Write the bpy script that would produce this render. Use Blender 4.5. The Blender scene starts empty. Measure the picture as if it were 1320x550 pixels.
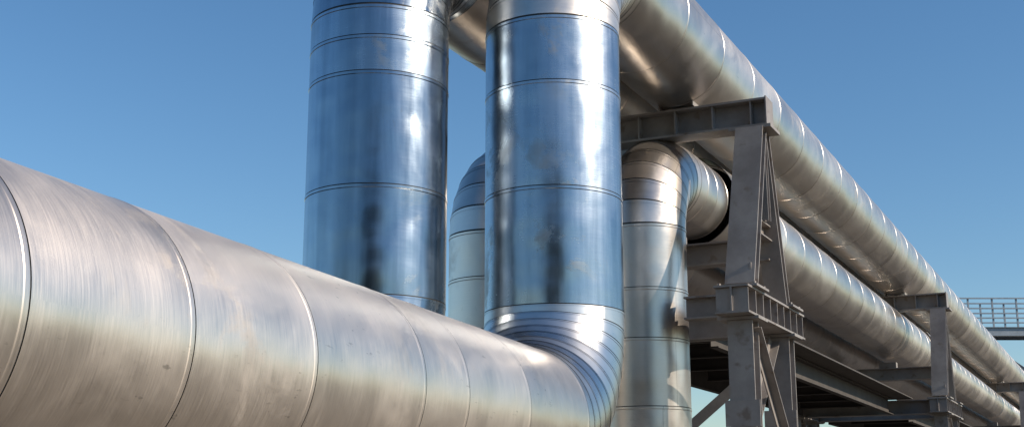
import bpy, bmesh, math, random
from mathutils import Vector, Matrix, Quaternion
random.seed(7)
EYE=1.6
D2=Vector((.4353,.9003,0)); P2=Vector((.9003,-.4353,0)); UP=Vector((0,0,1))
D1=Vector((.3468,.9380,0))
def W(h,t,Z): return P2*h+D2*t+UP*(Z+EYE)

scene=bpy.context.scene
# ---------------------------------------------------------------- materials
def newmat(name):
    m=bpy.data.materials.new(name); m.use_nodes=True
    nt=m.node_tree; b=nt.nodes['Principled BSDF']
    return m,nt,b
def N(nt,t,**k):
    n=nt.nodes.new(t)
    for a,v in k.items(): setattr(n,a,v)
    return n
def ramp(nt,src,p0,p1,c0,c1,mid=None):
    r=N(nt,'ShaderNodeValToRGB'); e=r.color_ramp.elements
    e[0].position=p0; e[1].position=p1
    e[0].color=(*c0,1) if len(c0)==3 else c0; e[1].color=(*c1,1) if len(c1)==3 else c1
    nt.links.new(src,r.inputs[0]); return r
def g(v): return (v,v,v)
def math_(nt,op,a,b=None,clamp=False):
    n=N(nt,'ShaderNodeMath',operation=op,use_clamp=clamp)
    for i,x in enumerate((a,b)):
        if x is None: continue
        if isinstance(x,(int,float)): n.inputs[i].default_value=x
        else: nt.links.new(x,n.inputs[i])
    return n.outputs[0]

def metal_mat(name,col,rough=.3,grime=1.0,line_=0.5,metallic=1.0,wave=.016,aniso=.4,contrast=.85,brushamt=1.0,scuff=0,drip=0):
    m,nt,b=newmat(name); L=nt.links.new
    uv=N(nt,'ShaderNodeUVMap'); uv.uv_map='UVMap'
    tc=N(nt,'ShaderNodeTexCoord')
    at=N(nt,'ShaderNodeAttribute'); at.attribute_name='panel'
    def noise(vec,scale,detail=4,rough_=.55,mapscale=None,dist=0):
        n=N(nt,'ShaderNodeTexNoise'); n.inputs['Scale'].default_value=scale
        n.inputs['Detail'].default_value=detail; n.inputs['Roughness'].default_value=rough_
        n.inputs['Distortion'].default_value=dist
        if mapscale:
            mp=N(nt,'ShaderNodeMapping'); mp.inputs['Scale'].default_value=mapscale
            L(vec,mp.inputs['Vector']); vec=mp.outputs[0]
        L(vec,n.inputs['Vector']); return n.outputs['Fac']
    off=N(nt,'ShaderNodeVectorMath',operation='MULTIPLY_ADD')
    comb=N(nt,'ShaderNodeCombineXYZ'); L(at.outputs['Fac'],comb.inputs[0]); L(at.outputs['Fac'],comb.inputs[2])
    L(comb.outputs[0],off.inputs[0]); off.inputs[1].default_value=(13,13,13); L(tc.outputs['Object'],off.inputs[2])
    pv=off.outputs[0]
    brush=noise(uv.outputs[0],1,4,.7,(5,150,1))
    blotch=noise(pv,1.7,4,.6,dist=.6)
    cloud=noise(tc.outputs['Object'],.8,2)
    spots=noise(pv,2.6,6,.68,dist=.4)
    base=N(nt,'ShaderNodeMix',data_type='RGBA'); base.inputs[6].default_value=(*[c*contrast for c in col],1); base.inputs[7].default_value=(*[min(1,c*1.10) for c in col],1)
    r0=ramp(nt,blotch,.35,.68,g(0),g(1)); mixv=math_(nt,'ADD',math_(nt,'MULTIPLY',r0.outputs[0],.5),math_(nt,'MULTIPLY',at.outputs['Fac'],.5))
    L(mixv,base.inputs[0])
    r1=ramp(nt,spots,.54,.64,g(0),g(1))
    rr=ramp(nt,cloud,.42,.60,g(0),g(1))
    pm=math_(nt,'MULTIPLY',math_(nt,'MULTIPLY',r1.outputs[0],rr.outputs[0]),.28*grime)
    mx=N(nt,'ShaderNodeMix',data_type='RGBA'); L(pm,mx.inputs[0]); L(base.outputs[2],mx.inputs[6]); mx.inputs[7].default_value=(.26,.235,.21,1)
    br=ramp(nt,brush,.3,.7,g(1-.07*brushamt),g(1+.03*brushamt))
    mul=N(nt,'ShaderNodeMix',data_type='RGBA',blend_type='MULTIPLY'); mul.inputs[0].default_value=1
    L(mx.outputs[2],mul.inputs[6]); L(br.outputs[0],mul.inputs[7])
    out=mul.outputs[2]
    dr=None
    if drip:
        dn=noise(uv.outputs[0],1,4,.6,(9,.55,1),.2)
        dr=math_(nt,'MULTIPLY',math_(nt,'SUBTRACT',dn,.5),drip)
        rd=ramp(nt,dn,.35,.62,g(1-.35*drip*2),g(1))
        mdr=N(nt,'ShaderNodeMix',data_type='RGBA',blend_type='MULTIPLY'); mdr.inputs[0].default_value=1
        L(out,mdr.inputs[6]); L(rd.outputs[0],mdr.inputs[7]); out=mdr.outputs[2]
    if scuff:
        sc=noise(uv.outputs[0],1,3,.7,(28,9,1),.3); msk=noise(uv.outputs[0],1,2,.5,(1.1,1.6,1))
        q=math_(nt,'MULTIPLY',ramp(nt,sc,.63,.70,g(0),g(1)).outputs[0],ramp(nt,msk,.48,.60,g(0),g(1)).outputs[0])
        q=math_(nt,'MULTIPLY',q,scuff)
        mx3=N(nt,'ShaderNodeMix',data_type='RGBA'); L(q,mx3.inputs[0]); L(out,mx3.inputs[6]); mx3.inputs[7].default_value=(.28,.25,.22,1); out=mx3.outputs[2]
    if line_>0:
        sep=N(nt,'ShaderNodeSeparateXYZ'); L(uv.outputs[0],sep.inputs[0])
        pos=math_(nt,'ADD',math_(nt,'MULTIPLY',at.outputs['Fac'],.25),.12)
        d=math_(nt,'ABSOLUTE',math_(nt,'SUBTRACT',sep.outputs[0],pos))
        line=math_(nt,'LESS_THAN',d,.003)
        mx2=N(nt,'ShaderNodeMix',data_type='RGBA'); L(math_(nt,'MULTIPLY',line,line_),mx2.inputs[0]); L(out,mx2.inputs[6]); mx2.inputs[7].default_value=(.12,.11,.1,1)
        out=mx2.outputs[2]
    L(out,b.inputs['Base Color'])
    b.inputs['Metallic'].default_value=metallic
    a=math_(nt,'MULTIPLY',math_(nt,'SUBTRACT',blotch,.5),.24)
    c=math_(nt,'MULTIPLY',math_(nt,'SUBTRACT',brush,.5),.12*brushamt)
    e=math_(nt,'MULTIPLY',pm,.30)
    f=math_(nt,'MULTIPLY',math_(nt,'SUBTRACT',at.outputs['Fac'],.5),.07)
    tot=math_(nt,'ADD',math_(nt,'ADD',a,c),math_(nt,'ADD',e,f))
    if dr is not None: tot=math_(nt,'ADD',tot,math_(nt,'MULTIPLY',dr,.5))
    L(math_(nt,'ADD',tot,rough,True),b.inputs['Roughness'])
    b.inputs['Anisotropic'].default_value=aniso
    wav=noise(pv,1.8,2,.45)
    bp=N(nt,'ShaderNodeBump'); bp.inputs['Strength'].default_value=1; bp.inputs['Distance'].default_value=wave
    L(wav,bp.inputs['Height'])
    b2=N(nt,'ShaderNodeBump'); b2.inputs['Strength'].default_value=1; b2.inputs['Distance'].default_value=.0003*brushamt
    L(brush,b2.inputs['Height']); L(bp.outputs[0],b2.inputs['Normal'])
    L(b2.outputs[0],b.inputs['Normal'])
    return m

def simple_mat(name,c0,c1,rough,scale=6,metal=0,bump=.003,spot=None):
    m,nt,b=newmat(name); L=nt.links.new
    tc=N(nt,'ShaderNodeTexCoord')
    n=N(nt,'ShaderNodeTexNoise'); n.inputs['Scale'].default_value=scale; n.inputs['Detail'].default_value=6; n.inputs['Roughness'].default_value=.65
    L(tc.outputs['Object'],n.inputs[0])
    r=ramp(nt,n.outputs[0],.32,.68,c0,c1)
    out=r.outputs[0]
    if spot:
        n2=N(nt,'ShaderNodeTexNoise'); n2.inputs['Scale'].default_value=scale*2.3; n2.inputs['Detail'].default_value=4
        mp=N(nt,'ShaderNodeMapping'); mp.inputs['Location'].default_value=(5,3,9); L(tc.outputs['Object'],mp.inputs[0]); L(mp.outputs[0],n2.inputs[0])
        r2=ramp(nt,n2.outputs[0],.60,.70,g(0),g(.8))
        mx=N(nt,'ShaderNodeMix',data_type='RGBA'); L(r2.outputs[0],mx.inputs[0]); L(out,mx.inputs[6]); mx.inputs[7].default_value=(*spot,1)
        out=mx.outputs[2]
    L(out,b.inputs['Base Color']); b.inputs['Roughness'].default_value=rough; b.inputs['Metallic'].default_value=metal
    bp=N(nt,'ShaderNodeBump'); bp.inputs['Distance'].default_value=bump; L(n.outputs[0],bp.inputs['Height']); L(bp.outputs[0],b.inputs['Normal'])
    return m
M_fg=metal_mat('cladding_brushed',(.76,.675,.60),.38,1.3,0,.97,.020,.5,.86,1.3,.6)
M_elbow=metal_mat('cladding_satin',(.58,.575,.57),.29,1.2,0,1,.012,.4,.85,.8)
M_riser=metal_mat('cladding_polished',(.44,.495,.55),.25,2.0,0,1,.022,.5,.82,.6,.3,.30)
M_riser2=metal_mat('cladding_polished_dimmed',(.34,.405,.47),.23,2.2,0,1,.022,.5,.80,.6,.3,.32)  # darker copy of the riser cladding: weaker sun highlight put into the colour
M_far=metal_mat('cladding_far',(.67,.615,.56),.35,1.2,.4,1,.012,.4,.8,.8,.3)
M_seam=simple_mat('seam_groove_dark',g(.03),g(.06),.6,20,0.3)  # dark metal strip in the seam grooves
M_steel=simple_mat('weathered_steel_paint',(.22,.195,.18),(.34,.31,.285),.5,3,0,.002,(.17,.125,.095))
M_dark=simple_mat('dark_deck_steel',(.055,.047,.042),(.09,.078,.07),.7,3,0,.002)
M_steelL=simple_mat('galvanised_steel',(.22,.26,.30),(.32,.36,.40),.5,4,.3)
M_conc=simple_mat('concrete',g(.25),g(.38),.9,3)
M_ground=simple_mat('dry_ground',(.055,.045,.033),(.12,.098,.07),.95,.6,0,.03,(.035,.04,.02))
M_wall=simple_mat('dark_cladding_wall',(.04,.037,.035),(.06,.055,.05),.9,.8)  # walls of the added hall, kept dark for the riser reflections
M_roof=simple_mat('roof_felt',g(.04),g(.06),.9,1)
M_glass,_,b_=newmat('window_glass'); b_.inputs['Base Color'].default_value=(.03,.04,.05,1); b_.inputs['Roughness'].default_value=.08
M_bark=simple_mat('bark',(.06,.045,.03),(.12,.09,.07),.9,8)
M_leaf=simple_mat('foliage',(.03,.05,.015),(.07,.09,.035),.8,1.5)

# ---------------------------------------------------------------- pipes
class PipeB:
    def __init__(s,n=112): s.v=[];s.f=[];s.uv=[];s.pa=[];s.mi=[];s.n=n
    def strip(s,cA,fA,rA,cB,fB,rB,sa,sb,panel,mi=0):
        n=s.n; b0=len(s.v)
        for (c,(x,y),r) in ((cA,fA,rA),(cB,fB,rB)):
            for i in range(n):
                a=2*math.pi*i/n
                s.v.append(c+(x*math.cos(a)+y*math.sin(a))*r)
        for i in range(n):
            j=(i+1)%n
            s.f.append((b0+i,b0+j,b0+n+j,b0+n+i))
            u0=i/n*6.283*rA; u1=(i+1)/n*6.283*rA
            s.uv.append(((u0,sa),(u1,sa),(u1,sb),(u0,sb)))
            s.pa.append(panel); s.mi.append(mi)
    def make(s,name,mats):
        me=bpy.data.meshes.new(name); me.from_pydata([tuple(v) for v in s.v],[],s.f)
        for m in mats: me.materials.append(m)
        uvl=me.uv_layers.new(name='UVMap')
        for p,q in zip(me.polygons,s.uv):
            p.use_smooth=True
            for l,c in zip(p.loop_indices,q): uvl.data[l].uv=c
        a=me.attributes.new('panel','FLOAT','FACE'); a.data.foreach_set('value',s.pa)
        me.polygons.foreach_set('material_index',s.mi)
        me.update()
        o=bpy.data.objects.new(name,me); scene.collection.objects.link(o); return o

def lay_pipe(name,pts,r,R,mats,seams,gores=9,spacing=1.0,n=112,radfun=None,legmat=(0,0,0),bendmat=(0,0,0),seed=1,gw=.008,lips=(.0015,.0035,.003)):
    pb=PipeB(n); rnd=random.Random(seed)
    m=len(pts); S=0
    d=(pts[1]-pts[0]).normalized()
    X=d.cross(UP)
    if X.length<.1: X=Vector((1,0,0))
    X.normalize(); Y=X.cross(d).normalized()
    K=len(mats)-1
    def panel(cA,fA,cB,fB,rr,s0,straight,mi,lip=.002):
        L=(cB-cA).length
        if L<1e-4: return
        pv=rnd.random(); dd=(cB-cA)/L
        if straight and L>.2:
            g0=gw
            ca=cA+dd*g0; cb=cB-dd*.024; cc=cB-dd*.019
            pb.strip(cA,fA,rr-.003,ca,fA,rr-.003,s0,s0+g0,pv,K)
            pb.strip(ca,fA,rr-.003,ca,fA,rr,s0+g0,s0+g0,pv,K)
            pb.strip(ca,fA,rr,cb,fA,rr,s0+g0,s0+L-.022,pv,mi)
            pb.strip(cb,fA,rr,cc,fA,rr+lip,s0+L-.022,s0+L-.019,pv,mi)
            pb.strip(cc,fA,rr+lip,cB,fB,rr+lip,s0+L-.019,s0+L,pv,mi)
            pb.strip(cB,fB,rr+lip,cB,fB,rr-.003,s0+L,s0+L,pv,K)
        else:
            def mixf(k): return (fA[0]*(1-k)+fB[0]*k, fA[1]*(1-k)+fB[1]*k)
            k0=min(.14,.010/L); k1=.88
            a=cA.lerp(cB,k0); b=cA.lerp(cB,k1)
            pb.strip(cA,fA,rr-.003,a,mixf(k0),rr-.003,s0,s0+L*k0,pv,K)
            pb.strip(a,mixf(k0),rr,b,mixf(k1),rr,s0+L*k0,s0+L*k1,pv,mi)
            pb.strip(b,mixf(k1),rr+.002,cB,fB,rr+.002,s0+L*k1,s0+L,pv,mi)
            pb.strip(cB,fB,rr+.002,cB,fB,rr-.003,s0+L,s0+L,pv,K)
    for i in range(m-1):
        A,B=pts[i],pts[i+1]; d=(B-A).normalized(); Ltot=(B-A).length
        s_start=R if i>0 else 0; s_end=Ltot-(R if i<m-2 else 0)
        ss=[s_start]+[x for x in seams.get(i,[]) if s_start+.05<x<s_end-.05]
        last=ss[-1]
        while last+spacing*1.5<s_end:
            last+=spacing*rnd.choice([1,1,1,.98,1.02]); ss.append(last)
        ss.append(s_end)
        for a,b in zip(ss,ss[1:]):
            rr=r if radfun is None else radfun(i,(a+b)/2,r)
            panel(A+d*a,(X,Y),A+d*b,(X,Y),rr,S+a,True,legmat[i],lips[i])
        S+=s_end
        if i<m-2:
            d2=(pts[i+2]-B).normalized(); ax=d.cross(d2).normalized(); ang=d.angle(d2)
            start=B-d*R; cen=start+d2*R
            for k in range(gores):
                q0=Matrix.Rotation(ang*k/gores,3,ax); q1=Matrix.Rotation(ang*(k+1)/gores,3,ax)
                c0=cen+q0@(start-cen); c1=cen+q1@(start-cen)
                panel(c0,(q0@X,q0@Y),c1,(q1@X,q1@Y),r,S,False,bendmat[i])
                S+=(c1-c0).length
            q=Matrix.Rotation(ang,3,ax); X=q@X; Y=q@Y
    return pb.make(name,mats)

zf=.556+EYE; za=4.28+EYE
t_r=8.648
off=22
cornF=Vector((.303,9.108,zf)); startF=cornF-D1*(t_r+22)
seamF=[x+off for x in (-19,-17,-15,-13,-11,-9,-7.6,-6.2,-5,-3.8,-2.6,-1.4,-.3,.75,1.75,2.72,3.49,4.30,5.31,5.83,6.73)]
topA=Vector((.303,9.108,za))
zr=lambda z: z-.556
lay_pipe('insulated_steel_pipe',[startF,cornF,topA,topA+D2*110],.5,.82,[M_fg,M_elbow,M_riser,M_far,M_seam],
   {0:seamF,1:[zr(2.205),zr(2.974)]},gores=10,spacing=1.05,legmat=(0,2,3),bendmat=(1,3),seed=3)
lf=Vector((-.962,8.838,0)); zc=4.27
c0=Vector((lf.x,lf.y,.556+EYE)); c1=Vector((lf.x,lf.y,zc+EYE))
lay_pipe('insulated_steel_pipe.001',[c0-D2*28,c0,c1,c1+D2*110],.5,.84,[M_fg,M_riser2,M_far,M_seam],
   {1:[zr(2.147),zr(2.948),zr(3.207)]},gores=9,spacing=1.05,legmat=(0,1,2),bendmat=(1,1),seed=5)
def lower(name,h,t,rr,sleeve,zz,seed):
    b0=W(h,t,-.85); b1=W(h,t,zz)
    rf=None
    if sleeve:
        def rf(i,s,r):
            if i==2 and s>1.5:
                if s<1.85 : return .475
                if s<15.3: return .455
                if s<15.6: return .49
            return r
    return lay_pipe(name,[b0-D2*(t+20),b0,b1,b1+D2*100],rr,.62,[M_far,M_seam],
       {2:([.85,1.15,1.5,1.85]+[1.85+k*.93 for k in range(1,15)]+[15.3,15.62]) if sleeve else [.9,1.8],1:[.95,1.75,2.35,2.8]},gores=7,spacing=.93,n=96,radfun=rf,seed=seed)
lower('insulated_steel_pipe.002',-3.98,11.02,.40,True,3.15,8)
lower('insulated_steel_pipe.003',-4.98,9.94,.40,False,2.97,9)

# ---------------------------------------------------------------- steelwork
def empty(name,loc=(0,0,0)):
    e=bpy.data.objects.new(name,None); e.location=loc; scene.collection.objects.link(e); e.empty_display_size=.3; return e
def extrude(name,sec,p0,p1,up,mat,parent):
    d=(p1-p0).normalized(); x=d.cross(up)
    if x.length<1e-3: x=d.cross(Vector((1,0,0)))
    x.normalize(); y=x.cross(d).normalized()
    vs=[p0+x*a+y*b for a,b in sec]+[p1+x*a+y*b for a,b in sec]; n=len(sec)
    fs=[(i,(i+1)%n,n+(i+1)%n,n+i) for i in range(n)]+[tuple(range(n))[::-1],tuple(range(n,2*n))]
    me=bpy.data.meshes.new(name); me.from_pydata([tuple(v) for v in vs],[],fs)
    bm=bmesh.new(); bm.from_mesh(me); bmesh.ops.recalc_face_normals(bm,faces=bm.faces); bm.to_mesh(me); bm.free()
    me.materials.append(mat)
    o=bpy.data.objects.new(name,me); scene.collection.objects.link(o); o.parent=parent; return o
def Isec(w,h,tf=.016,tw=.012):
    a,b=w/2,h/2; c=tw/2
    return [(-a,-b),(a,-b),(a,-b+tf),(c,-b+tf),(c,b-tf),(a,b-tf),(a,b),(-a,b),(-a,b-tf),(-c,b-tf),(-c,-b+tf),(-a,-b+tf)]
def Rsec(w,h): return [(-w/2,-h/2),(w/2,-h/2),(w/2,h/2),(-w/2,h/2)]
def Lsec(w,t=.01): return [(0,0),(w,0),(w,t),(t,t),(t,w),(0,w)]
def Csec(w,h,t=.012):
    return [(-w/2,-h/2),(w/2,-h/2),(w/2,-h/2+t),(-w/2+t,-h/2+t),(-w/2+t,h/2-t),(w/2,h/2-t),(w/2,h/2),(-w/2,h/2)]

def trestle(name,T,first=False,nxt=None):
    E=empty(name,W(-4.3,T,-EYE)) 
    def ex(n,sec,a,b,up,mat=M_steel):
        return extrude(n,sec,a-E.location,b-E.location,up,mat,E)
    hexs=[(.017*math.cos(a*math.pi/3),.017*math.sin(a*math.pi/3)) for a in range(6)]
    hn,hf=-2.98,-5.45
    ex('head_beam',Isec(.24,.27,.02,.014),W(-2.84,T,3.625),W(-5.6,T,3.625),UP)
    ex('head_beam_end_plate',Rsec(.25,.29),W(-2.837,T,3.625),W(-2.825,T,3.625),UP)
    for k in range(7):
        h=-2.98-.37*k
        for s in (-1,1):
            ex('stiffener_%d_%d'%(k,s+1),Rsec(.012,.226),W(h,T+s*.010,3.625),W(h,T+s*.108,3.625),UP)
    for hh in (-3.692,-4.713):
        for s in (-.17,.17):
            ex('pipe_shoe',Rsec(.012,.16),W(hh+s,T-.16,3.845),W(hh+s,T+.16,3.845),UP)
    for hside in (hn,hf):
        tt0,tt1=T-.10,T+.10; b0,b1=T-.66,T+.60
        ex('cap_plate',Rsec(.40,.34),W(hside,T,3.455),W(hside,T,3.485),D2)
        ex('leg',Isec(.26,.13,.016,.012),W(hside,tt0-.02,3.45),W(hside,b0,1.90),D2)
        ex('leg',Isec(.20,.13,.016,.012),W(hside,tt1+.0,3.45),W(hside,b1,1.90),D2)
        ex('inner_leg',Isec(.09,.09,.01,.01),W(hside+.05,T+.02,3.45),W(hside+.05,T+.06,2.62),D2)
        ex('tie',Csec(.08,.14),W(hside,T-.30,2.55),W(hside,T+.34,2.55),UP)
        ex('sill_beam',Isec(.30,.24,.018,.014),W(hside,T-1.0,1.745),W(hside,T+1.0,1.745),UP)
        ex('sill_bearing_plate',Rsec(.38,.02),W(hside,b0-.2,1.878),W(hside,b0+.2,1.878),UP)
        ex('sill_bearing_plate',Rsec(.38,.02),W(hside,b1-.2,1.878),W(hside,b1+.2,1.878),UP)
        if first and hside==hn:
            for b_ in (b0,b1):
                for sh in (-.155,.155):
                    for st in (-.15,.15):
                        ex('bolt',hexs,W(hside+sh,b_+st,1.889),W(hside+sh,b_+st,1.912),D2)
        for k in range(9):
            t=T-.96+.24*k
            for s in (-1,1):
                ex('sill_stiffener',Rsec(.012,.198),W(hside+s*.012,t,1.745),W(hside+s*.140,t,1.745),UP)
        ex('gusset',Rsec(.015,.22),W(hside+.09,b0-.02,1.995),W(hside+.09,b0+.2,1.995),UP)
        for t,nm in ((b0,'column'),(b1,'column')):
            ex('column_cap',Rsec(.36,.30),W(hside,t,1.598),W(hside,t,1.622),D2)
            ex(nm,Isec(.22,.20,.016,.012),W(hside,t,-1.35),W(hside,t,1.596),D2)
            ex('splice_plate',Rsec(.30,.012),W(hside,t-.108,.70),W(hside,t-.108,.92),D2)
            ex('concrete_footing',Rsec(.6,.6),W(hside,t,-1.75),W(hside,t,-1.352),D2,M_conc)
        o=.06
        ex('brace',Lsec(.085),W(hside+o,b0+.06,1.55),W(hside+o,b1-.10,.45),P2)
        ex('brace',Lsec(.085),W(hside-o,b1-.10,1.55),W(hside-o,b0+.06,.45),P2)
        ex('strut',Csec(.08,.12),W(hside,b0+.11,.38),W(hside,b1-.11,.38),UP)
        ex('brace',Lsec(.085),W(hside+o,b0+.06,.3),W(hside+o,b1-.06,-1.1),P2)
    ex('cross_beam',Isec(.2,.24),W(hn-.16,T+.60,1.745),W(hf+.16,T+.60,1.745),UP)
    if first:
        ex('cross_beam',Isec(.16,.20),W(hn-.16,T-.60,1.745),W(hn-.52,T-.60,1.745),UP)
    else:
        ex('cross_beam',Isec(.2,.24),W(hn-.16,T-.60,1.745),W(hf+.16,T-.60,1.745),UP)
    ex('pipe_bearer',Isec(.18,.22),W(hn-.0,T+.42,2.42),W(hf-.0,T+.42,2.42),UP)
    ex('bearer_post',Isec(.16,.16),W(-4.42,T+.56,1.868),W(-4.42,T+.46,2.308),D2)
    ex('pipe_shoe',Rsec(.3,.10),W(-3.98,T+.34,2.582),W(-3.98,T+.50,2.582),UP)
    ex('cross_brace',Lsec(.10),W(hn-.1,T+.58,1.5),W(hf+.1,T+.58,-.3),D2)
    ex('cross_brace',Lsec(.10),W(hn-.1,T+.66,-.3),W(hf+.1,T+.66,1.5),D2)
    ex('cross_strut',Csec(.08,.14),W(hn-.12,T+.60,.55),W(hf+.12,T+.60,.55),UP)
Ts=(11.38,23.45,41,56,72,90)
for i,T in enumerate(Ts):
    trestle('pipe_trestle' if i==0 else 'pipe_trestle.%03d'%i,T,i==0)
for i,(a,b) in enumerate(zip(Ts,Ts[1:])):
    E=empty('service_deck' if i==0 else 'service_deck.%03d'%i,W(-4.2,a,-EYE)); o=E.location.copy()
    def ex(n,sec,p,q,up=UP,mat=M_dark): return extrude(n,sec,p-o,q-o,up,mat,E)
    t0=a+1.02; t1=b-1.02
    for h in (-3.75,-5.2): ex('stringer',Csec(.09,.26),W(h,t0,1.735),W(h,t1,1.735))
    ex('deck_plate',Rsec(2.0,.02),W(-4.42,t0-.3,1.885),W(-4.42,t1+.3,1.885))
    k=t0+.4
    while k<t1:
        ex('joist',Isec(.08,.16),W(-3.80,k,1.79),W(-5.15,k,1.79)); k+=1.3

for i,t in enumerate((-12,-4,4.2)):
    p=cornF-D1*(t_r-t); E=empty('pipe_support' if i==0 else 'pipe_support.%03d'%i,(p.x,p.y,0))
    extrude('pedestal',Rsec(.9,.5),Vector((0,0,-.05)),Vector((0,0,1.2)),D1,M_conc,E)
    for s in (-.25,.25):
        extrude('saddle_web',Rsec(.5,.02),Vector((0,0,1.2))+D1*s*.6,Vector((0,0,1.72))+D1*s*.6,D1,M_steel,E)

# ---------------------------------------------------------------- walkway
E=empty('steel_walkway',(17.0,50,0)); 
def ew(n,sec,a,b,up=UP): return extrude(n,sec,Vector(a),Vector(b),up,M_steelL,E)
zd=7.35+EYE-.45
for y in (0,1.3):
    ew('edge_beam',Csec(.1,.34),(-.1,y,zd),(14,y,zd+.0))
    for k in range(15):
        ew('rail_post',Rsec(.06,.06),(k*.95,y,zd+.17),(k*.95,y,zd+1.32),Vector((0,1,0)))
    for z in (.52,.9,1.3):
        ew('rail',Rsec(.05,.05),(0,y-.057,zd+z),(14,y-.057,zd+z))
ew('deck',Rsec(1.18,.05),(0,.65,zd+.12),(14,.65,zd+.12))
ew('support_column',Isec(.3,.3),(6,.65,-.0),(6,.65,zd-.18),Vector((0,1,0)))
ew('knee_brace',Isec(.16,.16),(1.4,.65,zd-.18),(5.85,.65,zd-3.3),UP)
ew('knee_brace',Isec(.16,.16),(10.6,.65,zd-.18),(6.15,.65,zd-3.3),UP)

# ---------------------------------------------------------------- ground
me=bpy.data.meshes.new('ground'); bm=bmesh.new(); bmesh.ops.create_circle(bm,cap_ends=True,radius=3000,segments=64); bm.to_mesh(me); bm.free()
me.materials.append(M_ground); o=bpy.data.objects.new('ground',me); scene.collection.objects.link(o)

# ---------------------------------------------------------------- unseen hall and trees, invented to put dark streaks in the cladding reflections
E=empty('added_hall',(-1,-38,0))
extrude('walls',Rsec(22,14),Vector((0,0,0)),Vector((0,0,13)),Vector((0,1,0)),M_wall,E)
extrude('roof',[(-11.4,13),(11.4,13),(11.4,13.3),(0,15),(-11.4,13.3)],Vector((0,7.4,0)),Vector((0,-7.4,0)),UP,M_roof,E)
for k in range(5):
    x=-8.4+k*4.2
    for z in (2.2,5.6,9.6):
        extrude('window',Rsec(2.2,.1),Vector((x,7.03,z-1)),Vector((x,7.03,z+1)),Vector((0,1,0)),M_glass,E)
        extrude('sill',Rsec(2.5,.2),Vector((x,7.1,z-1.12)),Vector((x,7.1,z-1.003)),Vector((0,1,0)),M_conc,E)
def added_tree(name,x,y,H):
    E=empty(name,(x,y,0)); rnd=random.Random(int(x*7+y))
    bm=bmesh.new(); bmesh.ops.create_cone(bm,segments=8,radius1=.28,radius2=.06,depth=H*.8,matrix=Matrix.Translation((0,0,H*.4)),cap_ends=True)
    me=bpy.data.meshes.new('trunk'); bm.to_mesh(me); bm.free(); me.materials.append(M_bark)
    o=bpy.data.objects.new('trunk',me); scene.collection.objects.link(o); o.parent=E
    vs=[];fs=[]
    cl=[Vector((rnd.gauss(0,H*.13),rnd.gauss(0,H*.13),H*(.35+.6*rnd.random()))) for _ in range(26)]
    for c in cl:
        for _ in range(110):
            p=c+Vector((rnd.gauss(0,1),rnd.gauss(0,1),rnd.gauss(0,1)))*H*.055
            a=Vector((rnd.gauss(0,1),rnd.gauss(0,1),rnd.gauss(0,1))).normalized()*.17; b=a.orthogonal().normalized()*.12
            k=len(vs); vs+=[tuple(p-a),tuple(p+b),tuple(p+a),tuple(p-b)]; fs.append((k,k+1,k+2,k+3))
    me=bpy.data.meshes.new('crown'); me.from_pydata(vs,[],fs); me.materials.append(M_leaf)
    o=bpy.data.objects.new('crown',me); scene.collection.objects.link(o); o.parent=E
for i,(x,y,H) in enumerate([(4.5,-19,10),(-26,-20,10),(-36,-14,12),(28,-24,9)]):  # out of view, invented for what the pipes reflect
    added_tree('added_tree' if i==0 else 'added_tree.%03d'%i,x,y,H)

# ---------------------------------------------------------------- light
el=math.radians(27); az=math.radians(109)
sd=Vector((math.sin(az)*math.cos(el),math.cos(az)*math.cos(el),math.sin(el)))
sl=bpy.data.lights.new('sun','SUN'); sl.energy=4.8; sl.angle=math.radians(.5); sl.color=(1,.87,.71)
so=bpy.data.objects.new('sun',sl); so.rotation_mode='QUATERNION'; so.rotation_quaternion=sd.to_track_quat('Z','Y'); scene.collection.objects.link(so)
w=bpy.data.worlds.new('World'); scene.world=w; w.use_nodes=True; nt=w.node_tree
sky=nt.nodes.new('ShaderNodeTexSky'); sky.sky_type='NISHITA'; sky.sun_disc=False; sky.sun_elevation=el; sky.sun_rotation=az
sky.air_density=1.15; sky.dust_density=0.15; sky.ozone_density=4.0
hs=nt.nodes.new('ShaderNodeHueSaturation'); hs.inputs['Saturation'].default_value=1.14
bg=nt.nodes['Background']; bg.inputs[1].default_value=.13; nt.links.new(sky.outputs[0],hs.inputs['Color']); nt.links.new(hs.outputs[0],bg.inputs[0])

cam=bpy.data.cameras.new('camera'); cam.sensor_width=36; cam.lens=45.1; cam.clip_end=8000; cam.clip_start=.05
co=bpy.data.objects.new('camera',cam); co.location=(0,0,EYE); co.rotation_euler=(math.radians(90+13.1),0,0)
scene.collection.objects.link(co); scene.camera=co
scene.view_settings.view_transform='Standard'; scene.view_settings.look='None'; scene.view_settings.exposure=0
